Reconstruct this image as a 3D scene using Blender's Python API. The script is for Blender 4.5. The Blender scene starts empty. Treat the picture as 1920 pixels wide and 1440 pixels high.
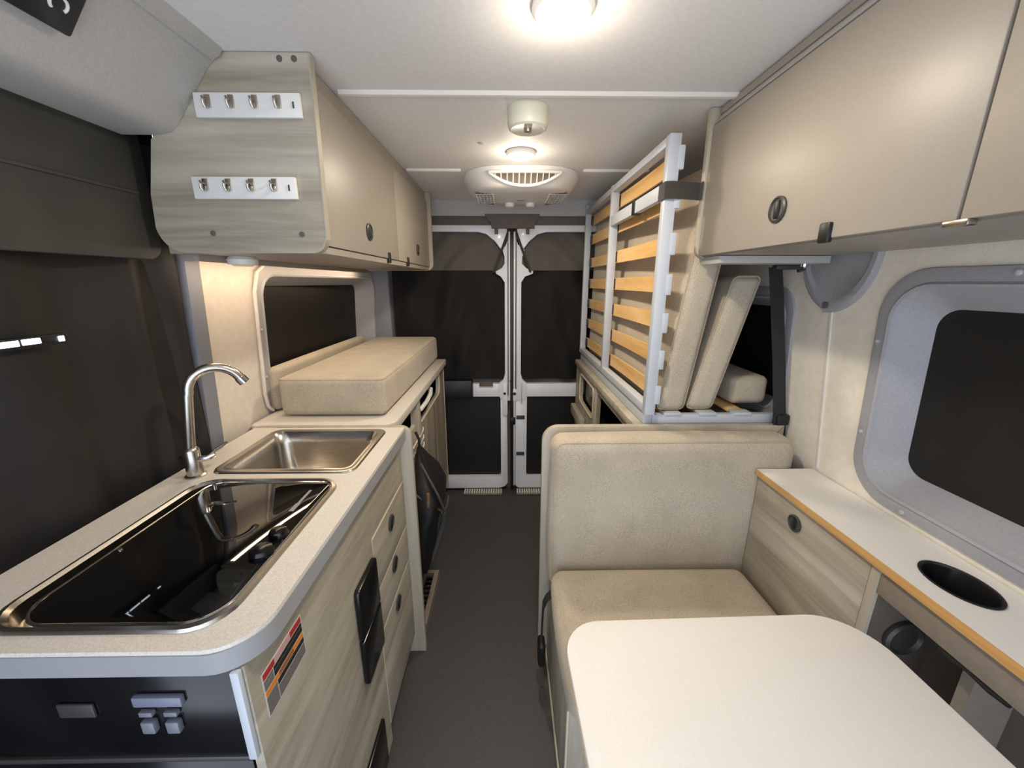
import bpy, bmesh, math, random
from mathutils import Vector, Matrix
random.seed(4)
PI = math.pi
scn = bpy.context.scene
COL = scn.collection

# ------------------------------------------------------------------ materials
def lin(c):
    return tuple(((v/255)/12.92 if v/255 <= .04045 else ((v/255+.055)/1.055)**2.4) for v in c) + (1,)

def base_mat(name):
    m = bpy.data.materials.new(name); m.use_nodes = True
    nt = m.node_tree; b = nt.nodes['Principled BSDF']
    return m, nt, b

def plain(name, rgb, rough=.5, metal=0, noise=0, scale=60, bump=0, bscale=300, spec=.5, stretch=(1, 1, 1), coat=0):
    m, nt, b = base_mat(name)
    b.inputs['Roughness'].default_value = rough
    b.inputs['Metallic'].default_value = metal
    b.inputs['Specular IOR Level'].default_value = spec
    b.inputs['Coat Weight'].default_value = coat
    b.inputs['Base Color'].default_value = lin(rgb)
    tc = nt.nodes.new('ShaderNodeTexCoord'); mp = nt.nodes.new('ShaderNodeMapping')
    nt.links.new(tc.outputs['Object'], mp.inputs[0]); mp.inputs['Scale'].default_value = stretch
    if noise:
        n = nt.nodes.new('ShaderNodeTexNoise'); n.inputs['Scale'].default_value = scale; n.inputs['Detail'].default_value = 4
        nt.links.new(mp.outputs[0], n.inputs[0])
        r = nt.nodes.new('ShaderNodeValToRGB')
        r.color_ramp.elements[0].position = .3; r.color_ramp.elements[1].position = .7
        r.color_ramp.elements[0].color = lin(tuple(max(0, v*(1-noise)) for v in rgb))
        r.color_ramp.elements[1].color = lin(tuple(min(255, v*(1+noise)) for v in rgb))
        nt.links.new(n.outputs[0], r.inputs[0]); nt.links.new(r.outputs[0], b.inputs['Base Color'])
    if bump:
        n = nt.nodes.new('ShaderNodeTexNoise'); n.inputs['Scale'].default_value = bscale; n.inputs['Detail'].default_value = 3
        nt.links.new(mp.outputs[0], n.inputs[0])
        bp = nt.nodes.new('ShaderNodeBump'); bp.inputs['Strength'].default_value = bump; bp.inputs['Distance'].default_value = .002
        nt.links.new(n.outputs[0], bp.inputs['Height']); nt.links.new(bp.outputs[0], b.inputs['Normal'])
    return m

def wood(name, c0, c1, c2, axis='y', rough=.45, fine=14):
    m, nt, b = base_mat(name)
    tc = nt.nodes.new('ShaderNodeTexCoord'); mp = nt.nodes.new('ShaderNodeMapping')
    nt.links.new(tc.outputs['Object'], mp.inputs[0])
    s = {'x': (1.1, fine, fine), 'y': (fine, 1.1, fine), 'z': (fine, fine, 1.1)}[axis]
    mp.inputs['Scale'].default_value = s
    n = nt.nodes.new('ShaderNodeTexNoise'); n.inputs['Scale'].default_value = 1.4; n.inputs['Detail'].default_value = 7
    n.inputs['Roughness'].default_value = .62; n.inputs['Distortion'].default_value = .6
    nt.links.new(mp.outputs[0], n.inputs[0])
    r = nt.nodes.new('ShaderNodeValToRGB'); e = r.color_ramp.elements
    e[0].position = .32; e[0].color = lin(c0); e[1].position = .68; e[1].color = lin(c2)
    k = e.new(.5); k.color = lin(c1)
    nt.links.new(n.outputs[0], r.inputs[0]); nt.links.new(r.outputs[0], b.inputs['Base Color'])
    b.inputs['Roughness'].default_value = rough
    bp = nt.nodes.new('ShaderNodeBump'); bp.inputs['Strength'].default_value = .06; bp.inputs['Distance'].default_value = .001
    nt.links.new(n.outputs[0], bp.inputs['Height']); nt.links.new(bp.outputs[0], b.inputs['Normal'])
    return m

def weave(name, rgb, amt=.12, scale=420, rough=.9):
    m, nt, b = base_mat(name)
    tc = nt.nodes.new('ShaderNodeTexCoord')
    v = nt.nodes.new('ShaderNodeTexNoise'); v.inputs['Scale'].default_value = scale; v.inputs['Detail'].default_value = 2
    w = nt.nodes.new('ShaderNodeTexNoise'); w.inputs['Scale'].default_value = 9; w.inputs['Detail'].default_value = 3
    nt.links.new(tc.outputs['Object'], v.inputs[0]); nt.links.new(tc.outputs['Object'], w.inputs[0])
    mx = nt.nodes.new('ShaderNodeMath'); mx.operation = 'MULTIPLY_ADD'; mx.inputs[1].default_value = .35
    nt.links.new(w.outputs[0], mx.inputs[0]); nt.links.new(v.outputs[0], mx.inputs[2])
    r = nt.nodes.new('ShaderNodeValToRGB'); e = r.color_ramp.elements
    e[0].position = .45; e[0].color = lin(tuple(c*(1-amt) for c in rgb))
    e[1].position = .9; e[1].color = lin(tuple(min(255, c*(1+amt)) for c in rgb))
    nt.links.new(mx.outputs[0], r.inputs[0]); nt.links.new(r.outputs[0], b.inputs['Base Color'])
    b.inputs['Roughness'].default_value = rough; b.inputs['Specular IOR Level'].default_value = .25
    b.inputs['Sheen Weight'].default_value = .15
    bp = nt.nodes.new('ShaderNodeBump'); bp.inputs['Strength'].default_value = .25; bp.inputs['Distance'].default_value = .001
    nt.links.new(v.outputs[0], bp.inputs['Height']); nt.links.new(bp.outputs[0], b.inputs['Normal'])
    return m

def glow(name, rgb, strength):
    m, nt, b = base_mat(name)
    b.inputs['Base Color'].default_value = lin(rgb)
    b.inputs['Emission Color'].default_value = lin(rgb); b.inputs['Emission Strength'].default_value = strength
    return m

W0, W1, W2 = (146, 137, 119), (170, 161, 143), (190, 182, 165)
MAT = dict(
    ceil=plain('ceiling_panel', (232, 230, 226), .6, noise=.015, scale=90, bump=.08, bscale=500),
    rib=plain('white_rib', (228, 224, 216), .5),
    floor=plain('vinyl_floor', (70, 67, 65), .55, noise=.1, scale=260, bump=.15, bscale=420),
    cream=plain('cream_fabric_wall', (238, 231, 215), .95, noise=.02, scale=40, bump=.35, bscale=260, spec=.2),
    pillar=plain('cream_plastic', (226, 217, 204), .6, noise=.02, scale=40),
    grey=plain('grey_plastic_trim', (166, 166, 170), .5, noise=.03, scale=180, bump=.1, bscale=500),
    header=plain('header_grey', (186, 185, 183), .65, noise=.03, scale=220, bump=.12, bscale=500),
    blue=plain('blue_grey_trim', (128, 131, 140), .6),
    taupe=plain('taupe_laminate', (155, 147, 135), .42, noise=.015, scale=300),
    woodx=wood('grey_oak_x', W0, W1, W2, 'x'),
    woody=wood('grey_oak_y', W0, W1, W2, 'y'),
    woodz=wood('grey_oak_z', W0, W1, W2, 'z'),
    edge=wood('pale_edge_band', (160, 152, 135), (174, 166, 148), (188, 180, 163), 'z', fine=10),
    cream_edge=plain('cream_edge', (205, 195, 168), .5),
    ply=wood('plywood_edge', (176, 128, 66), (196, 148, 84), (210, 166, 104), 'y', fine=30),
    birch=wood('birch_slat', (214, 164, 96), (232, 186, 118), (242, 204, 142), 'y', rough=.38, fine=12),
    counter=plain('speckled_laminate', (214, 207, 196), .42, noise=.06, scale=420, bump=.05),
    table=plain('white_laminate', (234, 231, 225), .42, noise=.02, scale=700, bump=.12, bscale=420),
    steel=plain('brushed_steel', (196, 190, 180), .24, 1, noise=.05, scale=30, stretch=(1, 14, 14)),
    chrome=plain('chrome', (214, 212, 208), .14, 1),
    nickel=plain('satin_nickel', (186, 178, 165), .28, 1),
    blackglass=plain('black_glass', (6, 6, 6), .03, spec=.6, coat=.3),
    black=plain('black_plastic', (22, 22, 23), .42),
    blackg=plain('gloss_black_panel', (12, 13, 15), .2),
    darkgrey=plain('dark_grey_plastic', (62, 60, 57), .4),
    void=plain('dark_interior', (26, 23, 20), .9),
    shade=plain('dark_window_shade', (17, 16, 15), .55, noise=.2, scale=12),
    curt=plain('dark_curtain', (40, 38, 37), .6, noise=.12, scale=8, bump=.1, bscale=300, spec=.35),
    curtb=plain('black_curtain', (24, 22, 20), .75, noise=.15, scale=10, spec=.3),
    curtt=plain('taupe_sheer_curtain', (96, 91, 84), .8, noise=.05, scale=14, spec=.3),
    cush=weave('beige_cushion_fabric', (181, 169, 149)),
    mattress=weave('beige_mattress_fabric', (182, 171, 151)),
    pipe=weave('beige_piping', (178, 162, 138)),
    white=plain('white_painted_metal', (216, 217, 220), .4),
    whitep=plain('white_plastic', (232, 230, 224), .4),
    bedmetal=plain('bed_white_metal', (192, 197, 203), .42),
    doorw=plain('door_white_paint', (232, 234, 238), .3, coat=.3),
    web=plain('black_webbing', (38, 38, 38), .8, noise=.15, scale=200, bump=.3, bscale=300),
    strap=weave('dark_grey_webbing', (66, 61, 56)),
    pack=plain('black_nylon', (15, 14, 14), .6, bump=.3, bscale=200),
    packg=plain('grey_nylon_trim', (74, 73, 72), .6),
    tan=plain('tan_patch', (120, 92, 56), .6),
    panelgrey=plain('grey_cubby_liner', (132, 122, 110), .7, noise=.03, scale=60),
    red=plain('label_red', (168, 44, 48), .5), orange=plain('label_orange', (214, 128, 40), .5),
    ink=plain('label_black', (34, 33, 33), .5), labelgrey=plain('label_grey_print', (104, 100, 96), .5, noise=.3, scale=900),
    labelw=plain('label_white', (206, 200, 190), .5), labelp=plain('label_pink_print', (196, 150, 146), .5),
    taupeback=plain('taupe_backing', (96, 88, 80), .7),
    sill=plain('ribbed_sill_metal', (150, 146, 134), .4, .6),
    lamp=glow('lamp_lens', (255, 226, 170), 14), lampoff=plain('opal_plastic', (226, 224, 202), .4),
    strip=glow('strip_glow', (255, 226, 192), 24),
    valance=plain('valance_fabric', (70, 69, 64), .6, noise=.06, scale=12, spec=.4),
    edgegrey=plain('grey_edge_band', (150, 150, 150), .5),
    liner=plain('cubby_liner_brown', (96, 87, 77), .7, noise=.03, scale=60),
    alu=plain('pale_aluminium', (186, 184, 178), .35),
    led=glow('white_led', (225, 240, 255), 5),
)

# ------------------------------------------------------------------ mesh helpers
def rrect(u0, u1, v0, v1, r, n=6):
    if not isinstance(r, (tuple, list)): r = (r,)*4       # order: (u0v0, u1v0, u1v1, u0v1)
    cs = [(u0, v0, 1, 1, PI), (u1, v0, -1, 1, 1.5*PI), (u1, v1, -1, -1, 0), (u0, v1, 1, -1, .5*PI)]
    out = []
    for (cu, cv, su, sv, a0), rr in zip(cs, r):
        rr = max(rr, 1e-4)
        for k in range(n+1):
            a = a0 + .5*PI*k/n
            out.append((cu+su*rr+rr*math.cos(a), cv+sv*rr+rr*math.sin(a)))
    return out

def ellipse(cu, cv, ru, rv, n=32):
    return [(cu+ru*math.cos(2*PI*k/n), cv+rv*math.sin(2*PI*k/n)) for k in range(n)]

MAPS = {'x': lambda u, v, w: (w, u, v), 'y': lambda u, v, w: (u, w, v), 'z': lambda u, v, w: (u, v, w)}
# prism axis x: (u,v)=(y,z);  axis y: (x,z);  axis z: (x,y)

def parent_loc(p):
    l = Vector((0, 0, 0))
    while p is not None:
        l += p.location; p = p.parent
    return l

class MB:
    def __init__(self): self.bm = bmesh.new()
    def _merge(self, t, mat=None):
        if mat is not None: bmesh.ops.transform(t, matrix=mat, verts=t.verts)
        me = bpy.data.meshes.new('tmp'); t.to_mesh(me); self.bm.from_mesh(me); bpy.data.meshes.remove(me); t.free()
        return self
    def box(self, x0, x1, y0, y1, z0, z1, bev=0, seg=2, mat=None):
        t = bmesh.new(); bmesh.ops.create_cube(t, size=1)
        for v in t.verts:
            v.co = Vector(((x0+x1)/2+v.co.x*(x1-x0), (y0+y1)/2+v.co.y*(y1-y0), (z0+z1)/2+v.co.z*(z1-z0)))
        if bev: bmesh.ops.bevel(t, geom=t.edges[:], offset=bev, segments=seg, affect='EDGES', profile=.5)
        return self._merge(t, mat)
    def prism(self, poly, axis, a0, a1, bev=0, mat=None, seg=2):
        t = bmesh.new(); f = MAPS[axis]
        va = [t.verts.new(f(u, v, a0)) for u, v in poly]; vb = [t.verts.new(f(u, v, a1)) for u, v in poly]
        t.faces.new(va); t.faces.new(vb[::-1]); n = len(poly)
        for i in range(n): t.faces.new((va[i], vb[i], vb[(i+1) % n], va[(i+1) % n]))
        bmesh.ops.recalc_face_normals(t, faces=t.faces[:])
        if bev:
            es = [e for e in t.edges if (e.verts[0] in va) == (e.verts[1] in va)]
            bmesh.ops.bevel(t, geom=es, offset=bev, segments=seg, affect='EDGES', profile=.5)
        return self._merge(t, mat)
    def loft(self, rings, cap0=False, cap1=False, closed=True, mat=None):
        t = bmesh.new(); R = [[t.verts.new(p) for p in r] for r in rings]; n = len(R[0])
        for a, b in zip(R, R[1:]):
            for i in range(n if closed else n-1):
                t.faces.new((a[i], a[(i+1) % n], b[(i+1) % n], b[i]))
        if cap0: t.faces.new(R[0][::-1])
        if cap1: t.faces.new(R[-1])
        bmesh.ops.recalc_face_normals(t, faces=t.faces[:])
        return self._merge(t, mat)
    def cyl(self, c, axis, r, h, n=28, bev=0, r2=None):
        prof = [(r, 0), (r if r2 is None else r2, h)]
        return self.lathe(prof, c, axis, n, bev)
    def lathe(self, prof, c, axis='z', n=28, bev=0):
        rings = []
        for r, h in prof:
            ring = []
            for k in range(n):
                a = 2*PI*k/n; u, v = r*math.cos(a), r*math.sin(a)
                p = {'z': (u, v, h), 'x': (h, u, v), 'y': (u, h, v)}[axis]
                ring.append((c[0]+p[0], c[1]+p[1], c[2]+p[2]))
            rings.append(ring)
        return self.loft(rings, True, True)
    def tube(self, pts, r, n=10):
        pts = [Vector(p) for p in pts]; rings = []; up = None
        for i, p in enumerate(pts):
            t = (pts[min(i+1, len(pts)-1)]-pts[max(i-1, 0)]).normalized()
            if up is None:
                up = Vector((0, 0, 1)) if abs(t.z) < .9 else Vector((1, 0, 0))
            s = t.cross(up).normalized(); up = s.cross(t).normalized()
            rr = r[i] if isinstance(r, (list, tuple)) else r
            rings.append([p+s*rr*math.cos(2*PI*k/n)+up*rr*math.sin(2*PI*k/n) for k in range(n)])
        return self.loft(rings, True, True)
    def ribbon(self, pts, width_vec, thick_vec):
        w = Vector(width_vec)/2; th = Vector(thick_vec)/2
        rings = [[Vector(p)-w-th, Vector(p)+w-th, Vector(p)+w+th, Vector(p)-w+th] for p in pts]
        return self.loft(rings, True, True)
    def cushion(self, c, h, r=.03, puff=.01, mat=None, top_puff=None):
        """rounded box with slightly domed faces; c centre, h half sizes"""
        t = bmesh.new(); ax = []
        for k in range(3):
            rr = min(r, h[k]*.95)
            L = [-h[k]+rr*j/4 for j in range(4)] + [(-h[k]+rr)+(2*(h[k]-rr))*j/8 for j in range(9)] + [h[k]-rr+rr*j/4 for j in range(1, 5)]
            ax.append(L)
        for a in range(3):
            b, d = (a+1) % 3, (a+2) % 3
            for s in (-1, 1):
                g = []
                for ub in ax[b]:
                    row = []
                    for vd in ax[d]:
                        p = [0, 0, 0]; p[a] = s*h[a]; p[b] = ub; p[d] = vd
                        q = [max(-(h[k]-min(r, h[k]*.95)), min(h[k]-min(r, h[k]*.95), p[k])) for k in range(3)]
                        dv = Vector(p)-Vector(q)
                        pt = Vector(q)+Vector([dv.normalized()[k]*min(r, h[k]*.95) for k in range(3)]) if dv.length > 1e-6 else Vector(p)
                        fb = 1-(ub/h[b])**2; fd = 1-(vd/h[d])**2
                        pp = puff if top_puff is None or not (a == 2) else top_puff
                        pt[a] += s*pp*max(fb, 0)*max(fd, 0)
                        row.append(t.verts.new(pt))
                    g.append(row)
                for i in range(len(g)-1):
                    for j in range(len(g[0])-1):
                        t.faces.new((g[i][j], g[i+1][j], g[i+1][j+1], g[i][j+1]))
        bmesh.ops.remove_doubles(t, verts=t.verts[:], dist=1e-5)
        bmesh.ops.recalc_face_normals(t, faces=t.faces[:])
        M = Matrix.Translation(Vector(c)) @ (mat if mat is not None else Matrix())
        return self._merge(t, M)
    def plate(self, outer, holes, axis, a0, a1):
        """flat plate with holes, from a filled 2D curve"""
        cu = bpy.data.curves.new('tmpc', 'CURVE'); cu.dimensions = '2D'; cu.fill_mode = 'BOTH'; cu.extrude = abs(a1-a0)/2
        for poly in [outer]+list(holes):
            s = cu.splines.new('POLY'); s.points.add(len(poly)-1)
            for k, (u, v) in enumerate(poly): s.points[k].co = (u, v, 0, 1)
            s.use_cyclic_u = True
        o = bpy.data.objects.new('tmpo', cu); COL.objects.link(o)
        bpy.context.view_layer.update()
        dg = bpy.context.evaluated_depsgraph_get()
        me = bpy.data.meshes.new_from_object(o.evaluated_get(dg))
        f = MAPS[axis]; mid = (a0+a1)/2
        for v in me.vertices: v.co = Vector(f(v.co.x, v.co.y, v.co.z+mid))
        t = bmesh.new(); t.from_mesh(me)
        bmesh.ops.remove_doubles(t, verts=t.verts[:], dist=1e-6)
        bmesh.ops.recalc_face_normals(t, faces=t.faces[:])
        bpy.data.objects.remove(o); bpy.data.meshes.remove(me); bpy.data.curves.remove(cu)
        return self._merge(t)
    def sheet(self, f, nu, nv, th=.002, thdir=(0, 1, 0)):
        t = bmesh.new(); d = Vector(thdir)*th
        for s in (0, 1):
            g = [[t.verts.new(Vector(f(i/nu, j/nv))+d*s) for j in range(nv+1)] for i in range(nu+1)]
            for i in range(nu):
                for j in range(nv): t.faces.new((g[i][j], g[i+1][j], g[i+1][j+1], g[i][j+1]))
            if s == 0: g0 = g
        rim = lambda G: [G[i][0] for i in range(nu)]+[G[nu][j] for j in range(nv)]+[G[i][nv] for i in range(nu, 0, -1)]+[G[0][j] for j in range(nv, 0, -1)]
        a, b = rim(g0), rim(g)
        for i in range(len(a)): t.faces.new((a[i], a[(i+1) % len(a)], b[(i+1) % len(a)], b[i]))
        bmesh.ops.recalc_face_normals(t, faces=t.faces[:])
        return self._merge(t)
    def warp(self, fn):
        for v in self.bm.verts: v.co = Vector(fn(*v.co))
        return self
    def build(self, name, mat, parent=None, label=None, cat=None, group=None, kind=None, angle=32):
        bm = self.bm
        if parent is None:
            xs = [v.co.x for v in bm.verts]; ys = [v.co.y for v in bm.verts]; zs = [v.co.z for v in bm.verts]
            loc = Vector(((min(xs)+max(xs))/2, (min(ys)+max(ys))/2, min(zs))); off = loc
        else:
            loc = Vector((0, 0, 0)); off = parent_loc(parent)
        for v in bm.verts: v.co -= off
        me = bpy.data.meshes.new(name); bm.to_mesh(me); bm.free()
        for p in me.polygons: p.use_smooth = True
        me.set_sharp_from_angle(angle=math.radians(angle))
        me.materials.append(MAT[mat] if isinstance(mat, str) else mat)
        o = bpy.data.objects.new(name, me); COL.objects.link(o)
        o.location = loc
        if parent is not None: o.parent = parent
        return tag(o, label, cat, group, kind)

def tag(o, label=None, cat=None, group=None, kind=None):
    if label: o['label'] = label
    if cat: o['category'] = cat
    if group: o['group'] = group
    if kind: o['kind'] = kind
    return o

def thing(name, label, cat, loc, group=None):
    o = bpy.data.objects.new(name, None); COL.objects.link(o); o.location = loc; o.empty_display_size = .05
    return tag(o, label, cat, group)

def copy_tree(o, parent=None):
    c = o.copy(); COL.objects.link(c)
    if parent is not None: c.parent = parent
    for ch in list(o.children): copy_tree(ch, c)
    return c

def ycirc(M, y, z, r, x0, x1, n=28): return M.cyl((x0, y, z), 'x', r, x1-x0, n)

S = 'structure'
YR = 2.46            # inner face of the rear doors
ZC = 1.87            # ceiling
LEAN = .06
def lean_r(x, y, z): return (x-LEAN*(z-.93), y, z)
def lean_l(x, y, z): return (x+LEAN*(z-.93), y, z)

# ------------------------------------------------------------------ shell
MB().box(-1.05, 1.05, -.35, 2.6, -.04, 0).build('floor', 'floor', kind=S)
MB().box(-1.05, 1.1, -1.1, 2.6, ZC, ZC+.04).build('ceiling', 'ceil', kind=S)

# ceiling ribs
def rib(y, x0, x1, name, w=.014):
    pts = []
    M = MB(); N = 24
    rings = []
    for k in range(N+1):
        t = k/N; x = x0+(x1-x0)*t
        zz = ZC-.0005; d = .010
        rings.append([(x, y-w, zz), (x, y-w*.6, zz-d*.8), (x, y, zz-d), (x, y+w*.6, zz-d*.8), (x, y+w, zz)])
    M.loft(rings, True, True)
    M.build(name, 'rib', kind=S)
rib(1.118, -.415, .62, 'trim_1')
rib(1.79, -.415, -.19, 'trim_2', .010); rib(1.79, .325, .60, 'trim_3', .010)

# right wall with two window openings
WR = .95
frontwin = (-.30, .955, .862, 1.444)
rearwin = (1.235, 2.16, .93, 1.40)
def win_open(w, ins, r): return rrect(w[0]+ins, w[1]-ins, w[2]+ins, w[3]-ins, r, 6)
MB().plate([(-1.1, 0), (2.6, 0), (2.6, ZC), (-1.1, ZC)], [win_open(frontwin, .03, .09), win_open(rearwin, .03, .07)], 'x', WR, WR+.04)\
    .warp(lean_r).build('wall_right', 'cream', kind=S)
# wall seam
MB().prism([(1.062, .86), (1.070, .86), (1.102, 1.33), (1.094, 1.33)], 'x', WR-.004, WR+.002, .001).warp(lean_r).build('trim_4', 'rib', kind=S)

def window(name, w, x, sgn, r, gx, ins, lean, farfn=None, screws=(), pane='shade'):
    """moulded frame: rings from wall surface inward to the pane; sgn=+1 right wall"""
    M = MB(); rings = []
    for i, dx, rr in ((0, 0.004, r), (.004, -.006, r), (.012, -.008, r*.95), (.026, -.008, r*.88), (.032, -.008, r*.84), (.037, -.013, r*.80), (.043, -.010, r*.77), (.048, .002, r*.74), (ins, gx, r*.45), (ins+.004, gx+.012, r*.42)):
        pts = rrect(w[0]+i, w[1]-i, w[2]+i, w[3]-i, max(rr, .01), 8)
        ring = []
        for (y, z) in pts:
            xx = x+sgn*dx
            if farfn: xx = farfn(xx, y, z, i)
            ring.append((xx, y, z))
        rings.append(ring)
    M.loft(rings); M.warp(lean)
    o = M.build(name, 'grey', kind=S)
    P = MB(); xx = x+sgn*(gx+.006)
    P.prism(rrect(w[0]+ins-.004, w[1]-ins+.004, w[2]+ins-.004, w[3]-ins+.004, r*.42, 8), 'x', xx, xx+sgn*.006)
    P.warp(lean); P.build('pane', pane, o)
    for (y, z) in screws:
        q = MB(); q.lathe([(.006, .002*sgn), (.005, -sgn*.0015), (.002, -sgn*.003)], (x-sgn*.010, y, z), 'x', 14); q.warp(lean); q.build('screw', 'header', o)
    return o
window('window_1', frontwin, WR, 1, .105, .045, .088, lean_r, screws=[(.70, 1.428), (.938, 1.27), (.938, 1.03), (.80, .878), (.50, .878)])
window('window_2', rearwin, WR, 1, .085, .035, .07, lean_r, screws=[(1.252, 1.15), (1.252, 1.02)])

# left wall: pillar section behind the sliding door opening
WL = -.885
lwin = (1.345, 2.42, .905, 1.475)
MB().plate([(1.09, 0), (2.6, 0), (2.6, ZC), (1.09, ZC)], [win_open(lwin, .03, .08)], 'x', WL-.04, WL).warp(lean_l).build('wall_left', 'pillar', kind=S)
def far_l(x, y, z, i):
    t = max(0, min(1, (y-2.16)/.2)); t = t*t*(3-2*t)
    return x+.055*t*(1 if i < .06 else 0)
window('window_3', lwin, WL, -1, .10, .03, .075, lean_l, farfn=far_l, screws=[(1.362, 1.25), (1.362, 1.08), (1.6, 1.457), (1.85, 1.457), (2.1, 1.457)])
# thin grey beads round the left window
M = MB(); M.tube([(WL+LEAN*(z-.93)+.012, y, z) for y, z in rrect(1.335, 2.43, .925, 1.482, .105, 8)[:0]+[(1.375, .95), (1.348, .975), (1.338, 1.02), (1.338, 1.20), (1.338, 1.38), (1.362, 1.445), (1.42, 1.478), (1.6, 1.482)]], .006); M.build('trim_5', 'pillar', kind=S)
# blue grey strip of the door pillar
MB().prism([(1.065, .2), (1.118, .2), (1.118, 1.72), (1.065, 1.72)], 'x', WL-.02, WL+.012, .006).warp(lean_l).build('trim_6', 'blue', kind=S)
# sliding door shell behind the curtain
M = MB(); M.box(-1.02, -.96, -.35, 1.05, 0, ZC-.001); M.box(-1.02, -.875, .945, 1.088, .96, ZC-.001)
M.build('door_3', 'void', kind=S)
# rear corner posts
MB().box(-.90, -.705, 2.385, 2.455, 0, ZC-.001, .012).build('trim_7', 'blue', kind=S)
MB().box(.80, .93, 2.385, 2.455, 0, ZC-.06, .012).build('trim_8', 'blue', kind=S)
# rear header
M = MB(); M.prism([(2.40, ZC-.001), (2.40, 1.80), (2.41, 1.785), (2.47, 1.785), (2.47, ZC-.001)], 'x', -.88, .90)
M.build('trim_9', 'header', kind=S)
M = MB(); M.box(-.80, .87, 2.425, 2.468, 1.735, 1.786, .006)
M.prism([(-.125, 1.792), (.195, 1.792), (.18, 1.757), (.168, 1.75), (.165, 1.715), (-.085, 1.715), (-.09, 1.75), (-.105, 1.757)], 'y', 2.395, 2.43, .003)
for sx in (-.068, .115): M.box(sx, sx+.02, 2.392, 2.42, 1.685, 1.72, .003)
M.build('trim_10', plain('header_gasket', (104, 95, 87), .7), kind=S)
# left header above the sliding door
M = MB(); M.prism([(-.59, ZC-.0005), (-.59, 1.862), (-.617, 1.838), (-.700, 1.733), (-.715, 1.722), (-.745, 1.716), (-.80, 1.716), (-.96, 1.72), (-.96, ZC-.0005)], 'y', -.4, .9445, .002)
M.build('trim_11', 'header', kind=S)
M = MB(); M.prism([(-.575, ZC-.0005), (-.582, 1.858), (-.599, 1.849), (-.606, 1.854), (-.60, ZC-.0005)], 'y', -.4, .938, .002)
M.build('trim_12', 'header', kind=S)
# right cornice
M = MB(); M.prism([(.600, ZC-.0005), (.568, 1.827), (.585, 1.8235), (.66, ZC-.0005)], 'y', -.4, 1.19, .002)
M.build('trim_13', 'header', kind=S)

# rear doors ---------------------------------------------------------------
def door(name, sgn, cx):
    """white door skin pieces; sgn=-1 left door, +1 right door; cx meeting line"""
    fx = lambda d: cx+sgn*d
    base = MB(); base.box(min(fx(0), fx(.76)), max(fx(0), fx(.76)), 2.475, 2.50, .0, 1.75)
    d = base.build(name, 'taupeback', kind=S)
    P = lambda pts, y0, y1, b=.002: MB().prism([(fx(a), z) for a, z in pts], 'y', y0, y1, b)
    w = .045 if sgn < 0 else .056
    # upper column with the flared bracket and window corner gusset
    col = [(.012, .66), (.012, 1.705), (.035, 1.63), (.058 if sgn < 0 else .075, 1.60), (.046 if sgn < 0 else .062, 1.56), (.046 if sgn < 0 else .060, 1.52),
           (.062 if sgn < 0 else .085, 1.495), (.099 if sgn < 0 else .128, 1.476), (.097 if sgn < 0 else .125, 1.462), (.068 if sgn < 0 else .078, 1.445), (w, 1.41), (w, .84), (w+.012, .80), (w+.04, .775), (w+.04, .69), (w+.02, .66)]
    P(col, 2.415, 2.47).build('column', 'doorw', d)
    M = P([(.03, 1.66), (.065, 1.60), (.10, 1.645), (.15, 1.685), (.20, 1.698), (.74, 1.70), (.74, 1.735), (.13, 1.735), (.06, 1.735), (.03, 1.72)], 2.41, 2.435)
    M.build('window_frame', 'doorw', d)
    return d, fx, P, w
dl, fl, PL, wl = door('door_1', -1, .034)
PL([(.04, .685), (.04, .772), (.12, .772), (.125, .772), (.125, .745), (.215, .745), (.215, .772), (.255, .772), (.255, .685)], 2.425, 2.47).build('crossbar', 'doorw', dl)
MB().box(-.755, -.222, 2.40, 2.47, .675, .80, .012).build('latch_cover', 'black', dl)
PL([(.030, .06), (.034, .69), (.076, .69), (.076, .12), (.09, .107), (.72, .107), (.72, .020), (.09, .020), (.055, .03)], 2.42, 2.47).build('lower_frame', 'doorw', dl)
MB().box(-.72, -.035, 2.455, 2.474, .06, .70).build('lower_panel', 'shade', dl)
MB().prism(rrect(-.028, .004, .56, .78, .012, 4), 'y', 2.405, 2.43, .003).build('latch_plate', 'doorw', dl)
MB().cyl((-.014, 2.402, .712), 'y', .009, .008, 16).build('latch_hole', 'black', dl)
dr, fr, PR, wr = door('door_2', 1, .034)
PR([(.05, .685), (.05, .772), (.60, .772), (.60, .685)], 2.425, 2.47).build('crossbar', 'doorw', dr)
PR([(.022, .05), (.022, .69), (.098, .69), (.098, .12), (.11, .107), (.70, .107), (.70, .020), (.05, .020), (.03, .03)], 2.42, 2.47).build('lower_frame', 'doorw', dr)
MB().box(.10, .72, 2.455, 2.474, .06, .70).build('lower_panel', 'shade', dr)
M = MB(); M.box(.062, .118, 2.412, 2.425, .532, .556, .003); M.box(.062, .118, 2.412, 2.425, .272, .294, .003); M.build('slot', 'darkgrey', dr)
MB().prism(rrect(.035, .064, .66, .745, .014, 5), 'y', 2.40, 2.43, .003).build('latch_plate', 'doorw', dr)
MB().cyl((.050, 2.397, .712), 'y', .010, .008, 16).build('latch_hole', 'black', dr)
M = MB(); M.box(.092, .10, 2.411, 2.42, .64, .78, .001); M.build('latch_seam', 'header', dr)
# meeting seals
M = MB(); M.box(.006, .011, 2.405, 2.42, .70, 1.68); M.box(.024, .041, 2.398, 2.43, .03, 1.72, .004); M.box(.055, .061, 2.405, 2.42, .70, 1.68)
M.box(.02, .055, 2.392, 2.41, .50, .55, .004)
M.build('trim_14', 'black', kind=S)
M = MB(); M.box(.0125, .0225, 2.402, 2.42, .80, 1.70, .003); M.box(.0425, .0535, 2.402, 2.42, .05, 1.70, .003); M.build('trim_15', 'doorw', kind=S)
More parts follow.
